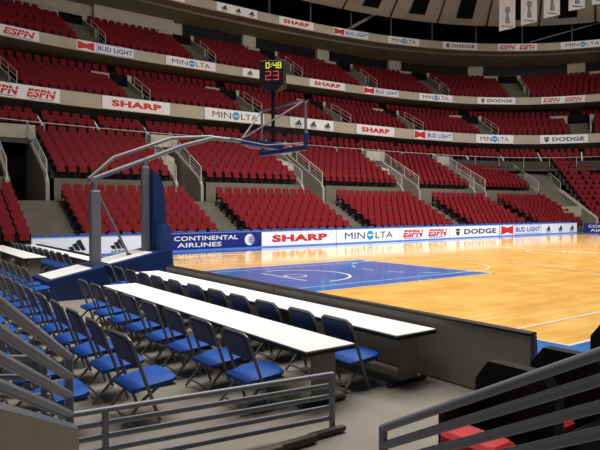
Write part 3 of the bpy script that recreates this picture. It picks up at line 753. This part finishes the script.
# shot clock
K = empty('shot_clock', (.96, 0, 3.09))
MB().tube([(0, 0, 0), (0, 0, 1.3)], .042, M['black'], 8).build('pole', K, True)
az = math.radians(228); ca = MB(); hw = .27
ca.box((-hw, -hw, 1.27), (hw, hw, 1.80), M['black'], .02)
V = [(-hw, -hw, 1.27), (hw, -hw, 1.27), (hw, hw, 1.27), (-hw, hw, 1.27), (-.07, -.07, 1.15), (.07, -.07, 1.15), (.07, .07, 1.15), (-.07, .07, 1.15)]
ca.add(V, [(0, 1, 5, 4), (1, 2, 6, 5), (2, 3, 7, 6), (3, 0, 4, 7), (4, 5, 6, 7)], M['black'])
ho = ca.build('housing', K); ho.rotation_euler = (0, 0, az+PI/2)
SEG = {'0': 'abcdef', '2': 'abged', '3': 'abgcd', '4': 'fgbc', '8': 'abcdefg'}
def seg7(mb, ch, x, z, w, h, m):
    t = .018; R_ = dict(a=(x, z+h-t, x+w, z+h), d=(x, z, x+w, z+t), g=(x, z+h/2-t/2, x+w, z+h/2+t/2), f=(x, z+h/2, x+t, z+h), b=(x+w-t, z+h/2, x+w, z+h), e=(x, z, x+t, z+h/2), c=(x+w-t, z, x+w, z+h/2))
    for k in SEG[ch]: a = R_[k]; mb.box((a[0], -hw-.008, a[1]), (a[2], -hw-.001, a[3]), m)
dg = MB()
for ch, x in (('0', -.12), ('4', .04), ('8', .145)): seg7(dg, ch, x, 1.62, .085, .13, M['led_y'])
for z in (1.65, 1.70): dg.box((-.01, -hw-.008, z), (.01, -hw-.001, z+.02), M['led_y'])
d_ = dg.build('game_time_digits', ho)
dg = MB()
for ch, x in (('2', -.125), ('3', .05)): seg7(dg, ch, x, 1.36, .12, .20, M['led_r'])
dg.build('shot_time_digits', ho)
tag(K, 'black shot clock on a pole above the backboard, showing 0:48 over 23', 'clock')

# ------------------------------------------------------------------ hanging banners
for i, (x, y, z, w_) in enumerate(((26.84, 11.90, 12.96, 1.15), (27.99, 11.08, 13.34, 1.15), (29.2, 10.22, 13.79, 1.2), (30.51, 9.28, 14.24, 1.25), (31.71, 8.42, 14.62, 1.25))):
    o = empty('hanging_banner', (x, y, z), YAW-PI/2+.25)
    mb = MB(); n = 8; V = []
    for e in (0, .03):
        for k in range(n+1):
            u = -w_/2+w_*k/n; yy = .03*math.sin(k*1.4+i)+e
            V += [(u, yy, .32*k/n), (u, yy, 2.6)]
    F = []; q = 2*(n+1)
    for k in range(n): a = 2*k; F += [(a, a+2, a+3, a+1), (a+q, a+1+q, a+3+q, a+2+q), (a, a+q, a+2+q, a+2)]
    F += [(0, 1, 1+q, q), (2*n, 2*n+q, 2*n+1+q, 2*n+1)]
    mb.add(V, F, M['banner']); mb.build('cloth', o)
    t = MB(); P = [(-.17, .55), (.17, .55), (.13, .85), (.07, 1.0), (.07, 1.15), (.18, 1.35), (.12, 1.6), (-.12, 1.6), (-.18, 1.35), (-.07, 1.15), (-.07, 1.0), (-.13, .85)]
    t.prism(P, -.055, -.04, M['bannergrey']); t.box((-.40, -.055, .32), (.40, -.045, .38), M['bannergrey']); t.build('trophy_print', o)
    MB().tube([(-w_/2-.05, .01, 2.6), (w_/2+.05, .01, 2.6)], .03, M['black'], 6).build('hanging_bar', o)
    tag(o, 'pale hanging banner with grey trophy print, %s of five from the left' % ORD[i+1], 'banner', 'pale trophy banners hanging from the roof')

# ------------------------------------------------------------------ rails close to the camera
def bars(root, a, b, zs_a, zs_b, r, m=None):
    for za, zb in zip(zs_a, zs_b): MB().tube([(a[0], a[1], za), (b[0], b[1], zb)], r, m or M['rail'], 10).build('rail_bar', root, True)
R = empty('guard_railing', (-3.83, -8.03, 0)); o_ = Vector((-3.83, -8.03, 0))
a = (0, 0); b = (-1.80, .24)
bars(R, a, b, [.395, .317, .239, .161, .083], [.395, .317, .239, .161, .083], .0175)
for k in (0, .86): MB().box((b[0]*k-.017, b[1]*k-.017, 0), (b[0]*k+.017, b[1]*k+.017, .405), M['rail'], .004).build('post', R)
tag(R, 'low grey five-bar railing standing on the floor before the near chairs', 'railing')
kb = empty('kerb', (-3.78, -8.06, 0))
for i, (x0, x1, y0, z1) in enumerate(((-.30, .01, -.055, .035), (-.62, -.28, -.10, .05), (-1.1, -.6, -.16, .07))):
    MB().box((x0, y0, 0), (x1, y0+.05, z1), M['brown'], .004).build('kerb_step', kb)
tag(kb, 'stepped brown kerb at the foot of the low five-bar railing', 'kerb')

def stair_rail(p0, p1, zt0, zt1, n, sp, wallz, label, r=.019, ext=0):
    R = empty('stair_railing', (p0[0], p0[1], 0)); d = (p1[0]-p0[0], p1[1]-p0[1]); s_ = (zt1-zt0)
    for i in range(n): MB().tube([(0, 0, zt0-i*sp), (d[0], d[1], zt1-i*sp)], r, M['rail'], 10).build('rail_bar', R, True)
    MB().box((-.016, -.016, max(0, zt0-n*sp)), (.016, .016, zt0+.012), M['rail'], .005).build('post', R)
    q = .93; MB().box((d[0]*q-.02, d[1]*q-.02, max(0, zt0+s_*q-n*sp)), (d[0]*q+.02, d[1]*q+.02, zt0+s_*q), M['rail'], .005).build('post', R)
    return R, label
# left: four sloping bars above a beige stair wall
p0 = (-5.826, -8.778); dr = np.array([-6.18+5.826, -9.426+8.778]); p1 = tuple(np.array(p0)+dr*1.25)
R, l = stair_rail(p0, p1, .967, .967+(1.307-.967)*1.25, 4, .0793, 0, '')
tag(R, 'thick grey stair railing sloping down at the left edge above a beige wall', 'railing')
wl = MB(); n_ = np.array([-dr[1], dr[0]]); n_ = n_/np.hypot(*n_)*.03
pa = np.array(p0)+(-dr*.04); pb = np.array(p1); za, zb = .655, .667+(.991-.667)*1.25
V = [(*(pa-n_), 0), (*(pb-n_), 0), (*(pb-n_), zb), (*(pa-n_), za), (*(pa+n_), 0), (*(pb+n_), 0), (*(pb+n_), zb), (*(pa+n_), za)]
wl.add(V, [(0, 1, 2, 3), (7, 6, 5, 4), (0, 4, 5, 1), (1, 5, 6, 2), (2, 6, 7, 3), (3, 7, 4, 0)], M['beigewall'])
sw = wl.build('stair_side_wall')
MB().tube([(*pa, za+.003), (*pb, zb+.003)], .026, M['rail'], 8).build('cap_bar', sw, True)
tag(sw, 'beige stair side wall in the bottom left corner under the sloping railing', 'wall')
# level bars behind it
R = empty('guard_railing', (-5.86, -8.76, 0))
for i in range(4): MB().tube([(-.03, .02, .965-i*.0783), (-.42, .30, .965-i*.0783)], .013, M['rail'], 8).build('rail_bar', R, True)
for k in (.05, 1): MB().tube([(-.03-.39*k, .02+.28*k, 0), (-.03-.39*k, .02+.28*k, .97)], .014, M['rail'], 8).build('post', R, True)
tag(R, 'level grey bars at the left edge, behind the sloping stair railing', 'railing')
# right: sloping bars across the bottom right corner
p0 = (-4.66, -9.409); dr = np.array([-4.728+4.66, -10.395+9.409]); p1 = tuple(np.array(p0)+dr*1.25)
R, l = stair_rail(p0, p1, .605, .605+(1.141-.605)*1.25, 6, .0793, 0, '')
tag(R, 'grey stair railing sloping up to the right across the bottom right corner', 'railing')

# ------------------------------------------------------------------ black armchairs by the right rail
def armchair(x, y, label, sc=1.0):
    r = empty('courtside_armchair', (x, y, 0))
    b = .26
    MB().prism([(-b, .12), (b, .12), (b, .54), (b-.09, .66), (-b+.09, .66), (-b, .54)], .16, .25, M['black'], 'x').build('backrest', r)
    MB().box((-.22, -.20, .08), (.16, .20, .20), M['black'], .02).build('seat_base', r)
    MB().box((-.26, -.17, .20), (-.03, .19, .33), M['redcloth'], .025).build('seat_cushion', r)
    for s in (-1, 1): MB().box((-.19, s*.23-.035, .08), (.18, s*.23+.035, .44 if s > 0 else .30), M['black'], .02).build('armrest', r)
    for sx in (-.18, .2):
        for sy in (-.2, .2): MB().tube([(sx, sy, 0), (sx, sy, .12)], .016, M['black'], 6).build('leg', r, True)
    r.scale = (sc, sc, sc)
    tag(r, label, 'armchair', 'black armchairs behind the right railing')
armchair(-3.66, -9.27, 'black armchair with red cushion behind the right railing, nearer the open floor')
armchair(-3.08, -9.27, 'black armchair with red cushion behind the right railing, nearer the court corner')
armchair(-2.32, -9.30, 'black armchair at the right edge, hiding the court corner line', 1.15)
